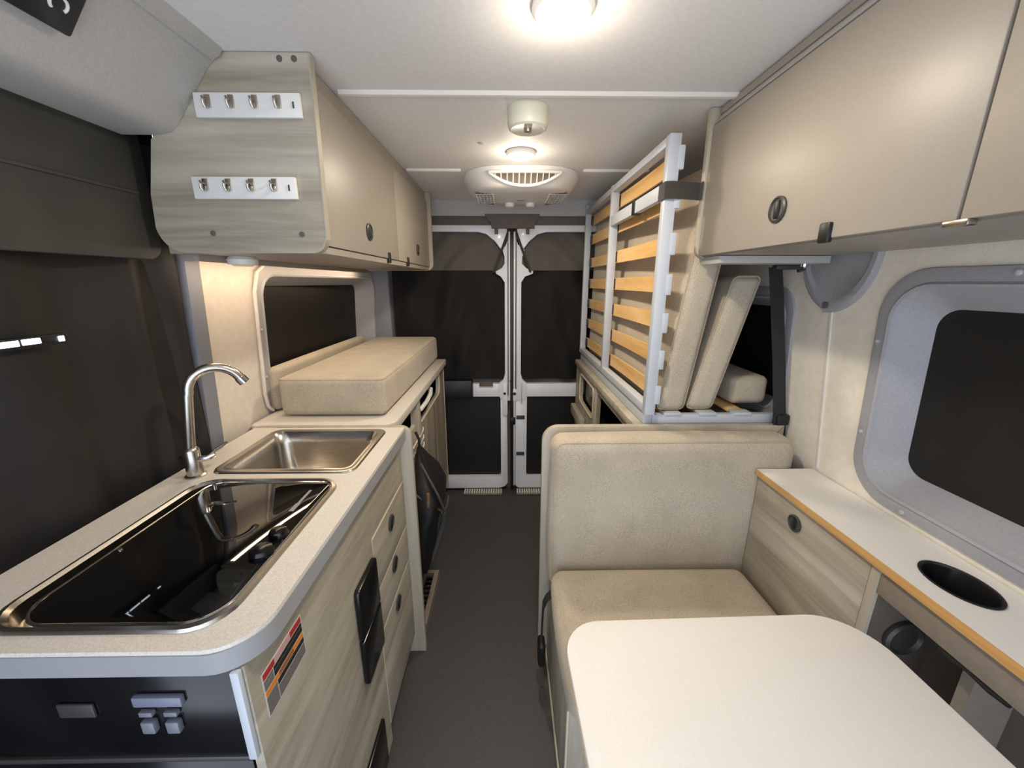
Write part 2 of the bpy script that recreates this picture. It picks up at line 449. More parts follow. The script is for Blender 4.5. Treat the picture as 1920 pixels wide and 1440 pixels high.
# sill plates
def sill(x0, x1, label):
    t = thing('sill_plate', label, 'sill plate', ((x0+x1)/2, 2.395, .0))
    M = MB(); M.box(x0, x1, 2.355, 2.425, .001, .014, .003); M.build('plate', 'sill', t)
    M = MB(); n = int((x1-x0)/.016)
    for k in range(n):
        x = x0+.008+k*(x1-x0-.016)/max(1, n-1); M.box(x-.0035, x+.0035, 2.362, 2.418, .013, .018, .001)
    M.build('tread', 'rib', t)
sill(-.30, -.035, 'ribbed metal sill plate on the floor under the left rear door')
sill(.063, .44, 'ribbed metal sill plate on the floor under the right rear door')

# rear curtains
def curtain(sgn, label, xo):
    t = thing('curtain', label, 'curtain', ((xo+.034)/2, 2.44, .78))
    def edge(z):
        e = .050 if z < 1.46 else .103-(z-1.46)/(1.70-1.46)*.080
        return .034+sgn*e
    def sh(z0, z1, yb, dark):
        def f(u, v):
            z = z0+(z1-z0)*v; xe = edge(z); x = xo+(xe-xo)*u
            s = (1-u)
            fold = .006*math.sin(17*u+5*v+sgn)+.008*math.sin((u*9-v*3.2)*2.2)+.004*math.sin(31*u-6*v)
            return (x, yb+fold*min(1, u*8, (1-u)*10), z)
        return f
    MB().sheet(sh(.80, 1.482, 2.448, 1), 60, 30).build('lower_cloth', 'curtb', t)
    MB().sheet(sh(1.482, 1.70, 2.447, 0), 60, 14).build('upper_cloth', 'curtt', t)
    M = MB(); w = .008
    M.prism([(.034+sgn*.010, 1.71), (.034+sgn*.026, 1.71), (.034+sgn*.118, 1.47), (.034+sgn*.104, 1.47)], 'y', 2.404, 2.410)
    M.build('hem', plain('curtain_hem', (52, 47, 43), .8), t)
curtain(-1, 'dark blackout curtain pulled across the left rear door window', -.70)
curtain(1, 'dark blackout curtain across the right rear door behind the bed frame', .80)

# ------------------------------------------------------------------ left side: curtain, valance, reflection marks, monitor
def side(u, v):
    y = -.35+1.425*u; z = .30+1.42*v
    x = -.885+.05*(z-.9)*.6
    f = 0.010*math.sin(y*19+z*1.2)+.007*math.sin(y*33+1.3+2*z)+.004*math.sin(z*9+y*6)
    if y > .9: f += .012*math.sin((y-.9)*60)
    return (x+f*(.5+.5*min(1, v+.5)), y, z)
MB().sheet(side, 110, 24, .003, (-1, 0, 0)).build('curtain', 'curt', label='dark blackout curtain hanging over the side door behind the worktop', cat='curtain')
M = MB()
poly = rrect(-.35, .985, 1.462, 1.735, (.01, .04, .004, .004), 6)
M.prism(poly, 'x', -.838, -.822, .004)  # stiff pelmet
for zz in (1.60,): M.box(-.824, -.818, -.34, .95, zz, zz+.006, .001)
M.build('curtain_valance', 'valance', label='dark valance panel with a rounded corner above the side door curtain', cat='valance')
t = thing('light_strip', 'short row of small white lights glowing low on the dark side curtain at the left', 'light strip', (-.85, .72, 1.29))  # glowing pieces on a black bar imitate reflections in the door glass
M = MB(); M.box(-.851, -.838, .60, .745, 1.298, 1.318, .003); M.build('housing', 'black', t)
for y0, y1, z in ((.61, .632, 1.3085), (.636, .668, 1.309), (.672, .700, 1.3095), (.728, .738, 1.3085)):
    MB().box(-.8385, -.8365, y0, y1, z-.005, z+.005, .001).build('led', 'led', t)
# control monitor on the slanted header
ang = math.atan2(.105, .083)
nrm = Vector((math.sin(ang), 0, -math.cos(ang)))     # outward (towards aisle and down)
dn = Vector((-math.cos(ang), 0, -math.sin(ang)))
o0 = Vector((-.690, .700, 1.748))
Mx = Matrix.Translation(o0) @ Matrix((( dn.x, 0, nrm.x, 0), (0, 1, 0, 0), (dn.z, 0, nrm.z, 0), (0, 0, 0, 1)))
t = thing('control_monitor', 'black control monitor with a pale round icon on the grey header, top left', 'control panel', o0)
MB().box(-.14, -.036, -.26, .0, .0, .02, .004, mat=Mx).build('case', 'blackg', t)
M = MB(); pts = [(-.070+.010*math.cos(a), -.030+.011*math.sin(a), .0205) for a in [k*PI/10 for k in range(3, 19)]]
M.tube([Mx @ Vector(p) for p in pts], .0022, 6); M.build('icon', 'whitep', t)

# ------------------------------------------------------------------ overhead cabinet, left
CX = -.42; YN = .945; YF = 2.23
t = thing('overhead_cabinet', 'long taupe overhead cabinet with a wood end panel above the sink', 'cabinet', (-.62, 1.58, 1.476))
endpoly = [(-.60, 1.868), (-.62, 1.858), (-.66, 1.83), (-.735, 1.735), (-.764, 1.708), (-.79, 1.60), (-.795, 1.53)]
cor = [(-.795+.06*(1-math.cos(a)), 1.536-.06*math.sin(a)) for a in [k*PI/12 for k in range(1, 7)]]
cor2 = [(-.412-.034+.034*math.sin(a), 1.476+.034*(1-math.cos(a))) for a in [k*PI/12 for k in range(0, 7)]]
endpoly = endpoly+cor+cor2+[(-.406, 1.868)]
MB().prism(endpoly, 'y', YN, YN+.018).build('end_panel', 'woodx', t)
M = MB(); M.prism([(-.446, 1.4745), (-.424, 1.484), (-.4115, 1.508), (-.4045, 1.868), (-.4085, 1.868), (-.4145, 1.51), (-.426, 1.4875)], 'y', YN-.0005, YN+.0185, 0)
M.build('front_edge', 'edge', t)
M = MB(); M.box(-.79, -.425, YN+.018, YF-.018, 1.476, 1.492); M.box(-.70, -.432, YN+.018, YF-.018, 1.852, 1.869); M.box(-.445, -.428, YN+.018, YF-.018, 1.828, 1.866)
M.build('carcass', 'taupe', t)
M = MB(); M.prism([(-.40, 1.868)]+[(-.402-.034+.034*math.sin(a), 1.474+.034*(1-math.cos(a))) for a in [k*PI/12 for k in range(6, -1, -1)]]+[(-.79, 1.474), (-.79, 1.6), (-.70, 1.74), (-.60, 1.868)], 'y', YF-.018, YF)
M.build('end_panel', 'edge', t)
def latch(y, z, x, sgn, parent, r=.024):
    L = MB(); L.lathe([(r, 0), (r, sgn*.004), (r*.86, sgn*.006), (r*.80, sgn*.003), (r*.30, sgn*.002)], (x, y, z), 'x', 26); o = L.build('latch', 'darkgrey', parent)
    k = MB(); k.box(min(x, x+sgn*.006), max(x, x+sgn*.006), y-r*.28, y+r*.28, z-r*.7, z+r*.7, .003); k.build('latch_button', 'black', o)
for y0, y1, ly in ((YN+.019, 1.587, 1.262), (1.590, YF-.019, 1.925)):
    d = MB(); d.box(-.434, CX, y0, y1, 1.494, 1.826, .0015); d = d.build('door', 'taupe', t)
    latch(ly, 1.560, CX, 1, d, .025)
for y in (1.452, 1.722):
    MB().box(CX-.003, CX+.006, y-.010, y+.010, 1.478, 1.514, .003).build('bumper', 'black', t)
for x, z in ((-.467, 1.857), (-.437, 1.857), (-.668, 1.519), (-.467, 1.517)):
    MB().lathe([(.006, 0), (.006, -.0015), (.003, -.002)], (x, YN, z), 'y', 14).build('screw', 'taupeback', t)
# under cabinet light and black strap below it
t = thing('under_cabinet_light', 'small round light under the left overhead cabinet by the window', 'light', (-.70, 1.08, 1.4525))
MB().lathe([(.030, .0245), (.036, .016), (.034, .004)], (-.70, 1.08, 1.4525), 'z', 24).build('housing', 'whitep', t)
MB().lathe([(.028, .004), (.022, .0)], (-.70, 1.08, 1.4525), 'z', 24).build('lens', 'lampoff', t)
t = thing('led_strip', 'thin light strip under the long left overhead cabinet', 'light', (-.76, 1.6, 1.468))  # unseen strip, added to light the left wall
M = MB(); M.box(-.778, -.742, .985, 2.15, 1.4725, 1.4762, .0005); M.box(-.745, -.741, .985, 2.15, 1.460, 1.4762, .0005); M.box(-.778, -.742, .983, .988, 1.460, 1.4762, .0005); M.build('channel', 'taupe', t)
MB().box(-.772, -.750, .99, 2.14, 1.468, 1.4725, .001).build('diffuser', 'strip', t)
# hook rails
def hook_rail(z0, z1, x0, x1, label):
    t = thing('hook_rail', label, 'hook rail', ((x0+x1)/2, YN, z0), 'white hook rails on the cabinet end')
    M = MB(); M.box(x0, x1, YN-.010, YN-.0002, z0, z1, .002); M.build('rail', 'whitep', t)
    for k in range(4):
        x = x0+.030+k*(x1-x0-.075)/3; z = (z0+z1)/2+.004
        M = MB(); M.box(x-.006, x+.006, YN-.0125, YN-.0095, z-.010, z+.014, .001)
        M.tube([(x, YN-.012, z-.002), (x, YN-.016, z-.011), (x, YN-.022, z-.012), (x, YN-.026, z-.006), (x, YN-.026, z+.001)], .0026, 8)
        M.tube([(x-.004, YN-.012, z+.006), (x-.004, YN-.017, z+.004), (x-.004, YN-.021, z+.008)], .0022, 8)
        M.build('hook', 'nickel', t)
    MB().box(x1-.016, x1-.013, YN-.0115, YN-.0095, (z0+z1)/2-.006, (z0+z1)/2+.006).build('screw', 'darkgrey', t)
hook_rail(1.747, 1.793, -.652, -.431, 'upper white rail of four metal hooks on the wood cabinet end')
hook_rail(1.589, 1.634, -.688, -.463, 'lower white rail of four metal hooks on the wood cabinet end')

# ------------------------------------------------------------------ galley
ZW = .945; X0, X1 = -.835, -.34; Y0, Y1 = .402, 1.205
cook = (-.742, -.398, .428, .856); sink = (-.752, -.388, .886, 1.182)
t0 = rrect(X0, X1, Y0, Y1, (.01, .065, .004, .004), 8)
M = MB(); M.plate(t0, [rrect(cook[0]+.012, cook[1]-.012, cook[2]+.012, cook[3]-.012, .045, 6), rrect(sink[0]+.012, sink[1]-.012, sink[2]+.012, sink[3]-.012, .03, 6)], 'z', ZW-.042, ZW)
o = M.build('kitchen_worktop', 'counter', label='speckled pale worktop around the sink and the black cooktop', cat='worktop')
bv = o.modifiers.new('bev', 'BEVEL'); bv.width = .005; bv.segments = 3; bv.limit_method = 'ANGLE'; bv.angle_limit = math.radians(60)
M = MB(); L = lambda d, z: [(x, y, z) for x, y in rrect(X0, X1+d, Y0-d, Y1, (.01, .065, .004, .004), 8)]
M.loft([L(-.002, ZW-.0415), L(.0012, ZW-.0405), L(.0012, ZW-.007), L(-.002, ZW-.006)]); M.build('edge_band', 'edgegrey', o)
# sink
def rr3(r4, ins, r, z, n=6): return [(x, y, z) for x, y in rrect(r4[0]+ins, r4[1]-ins, r4[2]+ins, r4[3]-ins, r, n)]
t = thing('sink', 'rectangular stainless steel sink set into the far end of the worktop', 'sink', (-.57, 1.034, .80))
M = MB(); M.loft([rr3(sink, 0, .03, ZW+.0005), rr3(sink, .002, .03, ZW+.004), rr3(sink, .008, .028, ZW+.005), rr3(sink, .014, .026, ZW+.003), rr3(sink, .020, .024, ZW+.004), rr3(sink, .025, .03, ZW-.004),
      rr3(sink, .030, .04, ZW-.03), rr3(sink, .036, .045, ZW-.105), rr3(sink, .044, .045, ZW-.122), rr3(sink, .062, .04, ZW-.130), rr3(sink, .13, .03, ZW-.132)], False, True)
M.build('basin', 'steel', t)
MB().lathe([(.024, .003), (.020, .004), (.010, .001)], (-.57, 1.034, ZW-.132), 'z', 20).build('drain', 'chrome', t)
# cooktop
t = thing('cooktop', 'cooktop under a glossy black glass lid in a steel tray', 'cooktop', (-.57, .64, .90))
M = MB(); M.loft([rr3(cook, 0, .055, ZW+.0005), rr3(cook, .002, .055, ZW+.005), rr3(cook, .008, .052, ZW+.006), rr3(cook, .013, .05, ZW+.001), rr3(cook, .016, .048, ZW-.022), rr3(cook, .03, .04, ZW-.024)], False, True)
M.build('tray', 'steel', t)
MB().prism(rrect(-.702, -.416, .446, .838, (.05, .05, .03, .03), 8), 'z', ZW-.006, ZW+.003, .0015).build('glass_lid', 'blackglass', t)
M = MB(); rim = rrect(-.7045, -.4135, .4435, .8405, (.052, .052, .032, .032), 8); M.tube([(x, y, ZW+.001) for x, y in rim+rim[:1]], .0026, 8); M.build('lid_rim', 'chrome', t)
for y, r in ((.585, .020), (.637, .017)):
    M = MB(); M.lathe([(r, 0), (r*1.02, .006), (r*.85, .012), (r*.4, .0145)], (-.432, y, ZW+.003), 'z', 18); M.build('knob', 'blackg', t)
M = MB(); M.box(-.455, -.449, .715, .80, ZW+.003, ZW+.0036); M.box(-.457, -.447, .715, .745, ZW+.003, ZW+.0037); M.build('sticker', plain('pale_sticker', (150, 140, 146), .6), t)
for x, y in ((-.694, .83), (-.694, .60)):
    MB().cyl((x, y, ZW+.002), 'z', .004, .003, 12).build('hinge_pin', 'chrome', t)
# faucet
fx, fy = -.775, .880
t = thing('faucet', 'gooseneck steel faucet with a side lever at the back of the worktop', 'faucet', (fx, fy, ZW))
MB().lathe([(.023, 0), (.023, .003), (.018, .006), (.0175, .068), (.014, .074), (.0112, .076)], (fx, fy, ZW), 'z', 24).build('body', 'steel', t)
pts = [(fx, fy, ZW+.070), (fx+.009, fy+.002, ZW+.14), (fx+.018, fy+.004, ZW+.205)]
R = .055
dirv = Vector((.80, .60, 0))
for k in range(0, 14):
    a = PI-k*PI*.86/13
    d = R+R*math.cos(a)
    pts.append((fx+.020+dirv.x*d, fy+.005+dirv.y*d, ZW+.212+R*math.sin(a)))
MB().tube(pts, .0110, 14).build('spout', 'steel', t)
a = Vector(pts[-1]); b = a+(a-Vector(pts[-2])).normalized()*.016
MB().tube([a, b], .0128, 14).build('aerator', 'chrome', t)
M = MB(); M.tube([(fx+.012, fy, ZW+.045), (fx+.034, fy+.004, ZW+.046), (fx+.048, fy+.012, ZW+.052)], [.008, .0075, .006]); M.tube([(fx+.036, fy+.004, ZW+.046), (fx+.044, fy+.02, ZW+.058), (fx+.054, fy+.05, ZW+.066)], [.006, .0055, .005]); M.build('lever', 'chrome', t)

# cabinet below
XF = -.36
t = thing('galley_cabinet', 'wood kitchen cabinet with three drawers and black covers facing the aisle', 'cabinet', (-.58, .80, 0))
M = MB(); M.box(XF-.014, XF, .414, .884, .03, ZW-.043); M.box(XF-.018, XF, .884, 1.2, .752, ZW-.043); M.build('front_panel', 'woody', t)
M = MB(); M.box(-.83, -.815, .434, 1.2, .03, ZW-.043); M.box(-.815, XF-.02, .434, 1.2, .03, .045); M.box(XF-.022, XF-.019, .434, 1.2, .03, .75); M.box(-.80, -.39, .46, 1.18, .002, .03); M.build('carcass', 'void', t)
for z0, z1, lz in ((.580, .749, .697), (.441, .577, .547), (.10, .438, .398)):
    d = MB(); d.box(XF-.018, XF+.0015, .887, 1.199, z0, z1, .001); d = d.build('drawer', 'woody', t)
    M = MB(); M.box(XF-.012, XF+.0022, .887, 1.199, z1-.0005, z1+.003); M.build('edge_band', 'cream_edge', d)
    latch(1.04, lz, XF+.0015, 1, d, .025)
M = MB(); M.box(XF-.01, XF+.001, .8835, .887, .10, .75); M.build('edge_band', 'cream_edge', t)
M = MB(); M.prism(rrect(.745, .874, .57, .712, (.004, .004, .012, .012), 4), 'x', XF, XF+.014, .005); M.build('outlet_cover', 'blackg', t)
M = MB(); M.prism(rrect(.745, .874, .428, .566, (.012, .012, .004, .004), 4), 'x', XF, XF+.014, .005); M.build('outlet_cover', 'blackg', t)
M = MB(); M.prism(rrect(.60, .822, .05, .215, .008, 4), 'x', XF, XF+.010, .004); M.build('vent_cover', 'blackg', t)
# warning label
lb = MB(); lb.box(XF, XF+.0006, .438, .547, .774, .855); lb = lb.build('warning_label', 'labelw', t)
def band(z0, z1, y0, y1, m, nm):
    MB().box(XF+.0006, XF+.001, y0, y1, z0, z1).build(nm, m, lb)
band(.842, .853, .440, .468, 'red', 'red_band'); band(.842, .853, .468, .512, 'labelp', 'header_print'); band(.842, .853, .512, .545, 'red', 'red_band')
band(.833, .840, .440, .462, 'labelgrey', 'print'); band(.833, .840, .464, .545, 'ink', 'black_band')
band(.822, .832, .440, .462, 'labelgrey', 'print'); band(.822, .832, .464, .545, 'ink', 'black_band')
band(.811, .820, .440, .474, 'orange', 'orange_band'); band(.811, .820, .474, .515, plain('label_brown_print', (150, 92, 42), .5), 'orange_print'); band(.811, .820, .515, .545, 'orange', 'orange_band')
band(.776, .8095, .440, .466, 'labelgrey', 'print'); band(.800, .8095, .468, .545, 'ink', 'black_band'); band(.776, .798, .468, .545, 'labelgrey', 'print')
# end panel
M = MB(); M.prism(rrect(-.83, -.322, .0, ZW+.001, (.001, .001, .035, .004), 6), 'y', 1.2065, 1.226, .002)
M.build('end_panel', 'edge', t, label='pale wood end panel rising to the worktop')
# black appliance at the near end
t = thing('refrigerator', 'glossy black appliance front under the near end of the worktop', 'appliance', (-.60, .42, .003))
M = MB(); M.box(-.82, -.377, .412, .432, .742, .900, .002); M.build('door', 'blackg', t)
M = MB(); M.box(-.82, -.378, .414, .432, .003, .730, .002); M.build('lower_door', 'blackg', t)
M = MB(); M.box(-.82, -.376, .410, .432, .731, .740, .001); M.build('trim_strip', 'darkgrey', t)
M = MB(); M.box(-.375, -.363, .405, .4135, .741, .902, .0015); M.build('side_trim', 'bedmetal', t)
lt = MB(); lt.box(-.515, -.448, .404, .412, .845, .862, .002); lt = lt.build('latch', plain('pale_latch', (120, 124, 140), .35), t)  # plain pale bar on the black door, pale tabs below it
for x in (-.503, -.469):
    M = MB(); M.box(x-.009, x+.009, .405, .412, .826, .834, .001); M.box(x-.009, x+.009, .403, .412, .797, .818, .002); M.build('latch_tab', plain('latch_tab_grey', (116, 120, 128), .35), lt)
M = MB(); M.box(-.625, -.575, .408, .412, .822, .846, .002); M.build('badge', 'darkgrey', t)

# ------------------------------------------------------------------ aft left bench
t0 = rrect(-.872, -.385, 1.232, 2.40, (.02, .06, .008, .01), 8)
M = MB(); M.prism(t0, 'z', .905, .943, .006, seg=3)
M.build('bench_worktop', 'counter', label='pale bench top under the long beige cushions at the rear left', cat='worktop')
XB = -.405
t = thing('bench_cabinet', 'wood base cabinet with an open shelf hole at the rear left', 'cabinet', (-.62, 1.80, 0))
# front panel with rounded opening
M = MB(); M.plate([(1.24, .10), (2.395, .10), (2.395, .904), (1.24, .904)], [rrect(1.665, 2.22, .775, .895, (.05, .05, .03, .02), 6), rrect(1.27, 1.60, .80, .897, .01, 4)], 'x', XB-.018, XB)
M.build('front_panel', 'woodz', t)
M = MB(); pts = rrect(1.665, 2.22, .775, .895, (.05, .05, .03, .02), 6); M.tube([(XB, y, z) for y, z in pts+pts[:1]], .006, 8); M.build('opening_edge', 'cream_edge', t)
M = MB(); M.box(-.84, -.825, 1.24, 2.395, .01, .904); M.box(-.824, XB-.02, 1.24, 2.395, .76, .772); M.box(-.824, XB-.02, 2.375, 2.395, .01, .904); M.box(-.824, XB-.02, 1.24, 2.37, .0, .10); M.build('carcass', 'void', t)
M = MB(); M.box(XB-.002, XB+.012, 1.628, 1.668, .10, .904, .002); M.build('stile', 'edge', t)
M = MB(); M.box(XB-.018, XB+.003, 2.385, 2.398, .05, .904, .001); M.build('edge_band', 'cream_edge', t)
M = MB(); M.box(XB, XB+.004, 2.02, 2.026, .12, .76); M.build('door_gap', 'taupeback', t)
M = MB()
M.tube([(XB-.03, 1.68, .845), (XB+.006, 1.70, .843), (XB+.012, 1.80, .846), (XB+.012, 1.90, .856), (XB+.004, 1.96, .868), (XB-.03, 1.975, .875)], .011, 12)
M.build('grab_handle', 'whitep', t)
for k in range(4):
    z = .735-.038*k
    M = MB(); M.tube([(XB+.004, 1.46, z), (XB+.010, 1.50, z), (XB+.010, 1.70, z+.004), (XB+.004, 1.73, z+.006)], .0035, 6); M.build('vent_louver', 'whitep', t)
# floor vent under backpack
t = thing('floor_vent', 'pale edged black floor vent beside the rear left cabinet', 'vent', (-.37, 1.44, .0))
M = MB(); M.plate([(-.404, 1.29), (-.335, 1.29), (-.335, 1.60), (-.404, 1.60)], [[(-.394, 1.31), (-.356, 1.31), (-.356, 1.58), (-.394, 1.58)]], 'z', .0, .045); M.build('frame', 'panelgrey', t)
M = MB(); M.box(-.395, -.355, 1.305, 1.585, .002, .012); M.build('screen', 'black', t)
M = MB(); M.plate([(-.394, 1.311), (-.356, 1.311), (-.356, 1.579), (-.394, 1.579)], [[(-.390, 1.318+k*.029), (-.360, 1.318+k*.029), (-.360, 1.338+k*.029), (-.390, 1.338+k*.029)] for k in range(9)], 'z', .02, .028)
M.build('grille', 'darkgrey', t)

# backpack hanging on the cabinet
t = thing('backpack', 'black backpack with grey piping hanging on the rear left cabinet', 'backpack', (-.335, 1.52, .16))
rings = []
for z, w, d0, d1, yc in ((.20, .09, .006, .045, 1.48), (.24, .11, .003, .058, 1.48), (.34, .125, .0, .070, 1.48), (.44, .135, .0, .088, 1.485), (.50, .14, .0, .112, 1.49), (.56, .138, .0, .115, 1.495), (.62, .115, .0, .090, 1.50), (.67, .07, .0, .052, 1.51), (.715, .035, .0, .030, 1.515), (.73, .015, .004, .018, 1.52)):
    ring = []
    for k in range(28):
        a = 2*PI*k/28; cy = math.copysign(abs(math.cos(a))**.6, math.cos(a)); sx = math.copysign(abs(math.sin(a))**.7, math.sin(a))
        ring.append((XB+.018+(d0+d1)/2+(d1-d0)/2*sx, yc+w*cy+.006*math.sin(3*a+z*20), z+.004*math.sin(5*a)))
    rings.append(ring)
M = MB(); M.loft(rings, True, True); M.build('bag', 'pack', t)
bx = XB+.020
M = MB(); M.tube([(bx+.008, 1.375, .60), (bx+.055, 1.372, .565), (bx+.098, 1.385, .525), (bx+.118, 1.42, .485), (bx+.122, 1.49, .470), (bx+.118, 1.56, .475)], .0048, 8)
M.tube([(bx+.035, 1.43, .700), (bx+.075, 1.40, .640), (bx+.104, 1.385, .59), (bx+.117, 1.395, .54), (bx+.122, 1.42, .490)], .0048, 8); M.build('piping', 'packg', t)
M = MB()
for y, z, q in ((1.37, .60, .022), (1.366, .575, .016), (1.372, .552, .014)): M.cushion((bx+.070, y, z-.02), (.006, .006, q), .004, .001)
M.build('patch', 'tan', t)
M = MB(); M.tube([(bx+.115, 1.44, .47), (bx+.112, 1.46, .42), (bx+.095, 1.47, .36), (bx+.075, 1.46, .29), (bx+.052, 1.44, .23)], [.010, .013, .012, .009, .007], 8); M.build('shoulder_strap', 'packg', t)
M = MB(); M.tube([(bx+.014, 1.515, .725), (bx+.012, 1.52, .77), (bx-.002, 1.525, .80)], .006, 8); M.build('hang_loop', 'pack', t)

# cushions on the bench
def cushion(name, c, h, label, cat='cushion', r=.03, puff=.008, rot=None, mat='mattress', seam=True, group=None):
    M = MB(); m = rot if rot is not None else Matrix()
    M.cushion((0, 0, 0), h, r, puff); M.warp(lambda x, y, z: Vector(c)+(m @ Vector((x, y, z))))
    t = thing(name, label, cat, Vector(c)+m @ Vector((0, 0, -h[2])), group)
    M.build('cover', mat, t)
    return t, m
def seam_loop(t, m, c, h, axis, pos, r=.03, rad=.0028):
    """piping running round the cushion, in the plane axis=pos"""
    a, b = [k for k in range(3) if k != axis]
    off = .3*r
    pts = []
    for (u, v) in rrect(-h[a]+off*.0+.0, h[a], -h[b], h[b], r*.75, 5):
        p = [0, 0, 0]; p[a] = u*.997; p[b] = v*.997; p[axis] = pos; pts.append(Vector(c)+(m @ Vector(p)))
    M = MB(); M.tube(pts+pts[:1], rad, 6); M.build('piping', 'pipe', t)
h = (.188, .535, .071); c = (-.619, 1.845, .943+.0755)
t, m = cushion('bench_cushion', c, h, 'thick beige cushion lying flat on the bench top at the rear left', r=.025, puff=.004)
seam_loop(t, m, c, (h[0]-.004, h[1]-.004, h[2]), 2, h[2]-.010, .025)
h = (.0225, .46, .080); c = (-.8655, 1.835, .945+.0825)
t, m = cushion('bolster_cushion', c, h, 'slim beige cushion standing along the wall below the left window', r=.02, puff=.002)

# ------------------------------------------------------------------ ceiling fittings
def ceiling_light(x, y, label, r=.045):
    t = thing('ceiling_light', label, 'ceiling light', (x, y, ZC-.026), 'round ceiling lights')
    MB().lathe([(r+.009, .0255), (r+.009, .018), (r+.003, .012), (r, .014)], (x, y, ZC-.026), 'z', 32).build('bezel', 'rib', t)
    MB().lathe([(r, .016), (r*.9, .009), (r*.7, .003), (r*.3, .0), (.001, 0)], (x, y, ZC-.026), 'z', 32).build('lens', 'lamp', t)
    return t
ceiling_light(.099, .800, 'glowing round ceiling light at the top edge of the photo, nearest the camera')
ceiling_light(.054, 1.565, 'glowing round ceiling light between the white drum and the air conditioner')
t = thing('ceiling_drum', 'unlit white drum shaped fitting on the ceiling behind the first rib', 'ceiling fitting', (.060, 1.205, ZC-.055))
MB().lathe([(.056, .0545), (.056, .016), (.053, .006), (.047, .002), (.043, .0035)], (.060, 1.205, ZC-.055), 'z', 36).build('body', 'lampoff', t)
MB().lathe([(.011, .006), (.010, -.005), (.006, -.008)], (.060, 1.198, ZC-.055), 'z', 16).build('screw', 'nickel', t)
MB().lathe([(.008, .003), (.008, 0.0), (.004, -.001)], (-.085, 1.475, ZC-.003), 'z', 16).build('ceiling_screw', 'header', label='tiny screw cap on the ceiling left of the round light', cat='screw cap')

# air conditioner
AX = .068
t = thing('air_conditioner', 'white roof air conditioner with grilles on the ceiling near the rear doors', 'air conditioner', (AX, 2.0, ZC-.075))
def acring(s, z, sy=None, yc=1.985, ax=.262, ay=.265):
    sy = sy if sy else s; r = []
    for k in range(64):
        a = 2*PI*k/64; c, q = math.cos(a), math.sin(a)
        r.append((AX+ax*s*math.copysign(abs(c)**.72, c), yc+ay*sy*math.copysign(abs(q)**.72, q), z))
    return r
M = MB(); M.loft([acring(1, ZC-.001), acring(1, ZC-.018), acring(.975, ZC-.028), acring(.86, ZC-.062, .82), acring(.78, ZC-.072, .74), acring(.4, ZC-.075, .4)], False, True)
M.build('shell', 'whitep', t)
# front louver on the sloping face: y from 1.735 to 1.79
def slope(u, s):      # u lateral -1..1, s 0(top)..1(bottom)
    b = (1-abs(u)**2.2)
    x = AX+.010+.148*u
    y = 1.722+.052*s*b+.012*(abs(u)**2)+.0
    z = ZC-.024-.040*s*b+.0
    return Vector((x, y-.004, z-.002))
t2 = MB(); n = 24
t2.sheet(lambda u, v: slope(-1+2*u, .02+.96*v)+Vector((0, -.001, 0)), n, 4, .002)
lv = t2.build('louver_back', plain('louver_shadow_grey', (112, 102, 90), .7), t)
M = MB(); M.tube([slope(-1+2*k/n, 0)+Vector((0, -.003, 0)) for k in range(n+1)]+[slope(1-2*k/n, 1)+Vector((0, -.003, 0)) for k in range(n+1)], .006, 8); M.build('louver_rim', 'whitep', t)
for k in range(-5, 6):
    u = k/6.0
    MB().tube([slope(u, .02)+Vector((0, -.005, 0)), slope(u, .98)+Vector((0, -.005, 0))], .0028, 6).build('louver_bar', 'whitep', t)
for sx in (-1, 1):
    M = MB(); cx = AX+sx*.165; yc = 1.99
    g = []
    M.prism([(cx-sx*.035, 1.89), (cx+sx*.040, 1.87), (cx+sx*.030, 2.09), (cx-sx*.035, 2.14)] if sx > 0 else [(cx-sx*.035, 2.14), (cx+sx*.030, 2.09), (cx+sx*.040, 1.87), (cx-sx*.035, 1.89)], 'z', ZC-.0745, ZC-.070)
    gr = M.build('side_grille', 'taupeback', t)
    M = MB()
    for k in range(8):
        y = 1.90+k*.027; M.box(cx-.040, cx+.040, y-.0045, y+.0045, ZC-.0765, ZC-.073)
    for k in range(5):
        x = cx-.032+k*.016; M.box(x-.003, x+.003, 1.89, 2.10, ZC-.0765, ZC-.073)
    M.build('grille_mesh', 'whitep', gr)
for x in (.017, .120):
    MB().lathe([(.024, 0), (.024, -.010), (.020, -.018), (.012, -.020)], (x, 2.10, ZC-.074), 'z', 24).build('knob', 'rib', t)
MB().box(.055, .085, 1.995, 2.03, ZC-.0775, ZC-.073, .001).build('badge', 'header', t)

# ------------------------------------------------------------------ overhead cabinet, right
RX = .565; RY = 1.205
t = thing('overhead_cabinet', 'large taupe overhead cabinet along the right wall above the dinette', 'cabinet', (.73, .4, 1.483))
cor = [(RX-.006+.03*(1-math.cos(a)), 1.478+.03*(1-math.sin(a))) for a in [k*PI/12 for k in range(0, 7)]]
M = MB(); M.prism([(.60, 1.868), (RX-.008, 1.868)]+cor+[(.905, 1.478), (.885, 1.868)], 'y', RY-.018, RY, .001); M.build('end_panel', 'edge', t)
M = MB(); M.box(RX+.014, .905, -.26, RY-.019, 1.483, 1.499); M.box(RX+.016, .87, -.26, RY-.019, 1.85, 1.866); M.build('carcass', 'taupe', t)
for y0, y1, ly in ((.512, RY-.020, .857), (-.25, .508, .10)):
    d = MB(); d.box(RX, RX+.014, y0, y1, 1.486, 1.822, .0015); d = d.build('door', 'taupe', t)
    latch(ly, 1.557, RX, -1, d, .026)
M = MB(); M.box(RX-.007, RX+.004, .705, .728, 1.478, 1.512, .003); M.build('bumper', 'black', t)
M = MB(); M.box(RX-.004, RX+.010, .495, .525, 1.478, 1.486, .002); M.build('hinge_plate', 'nickel', t)
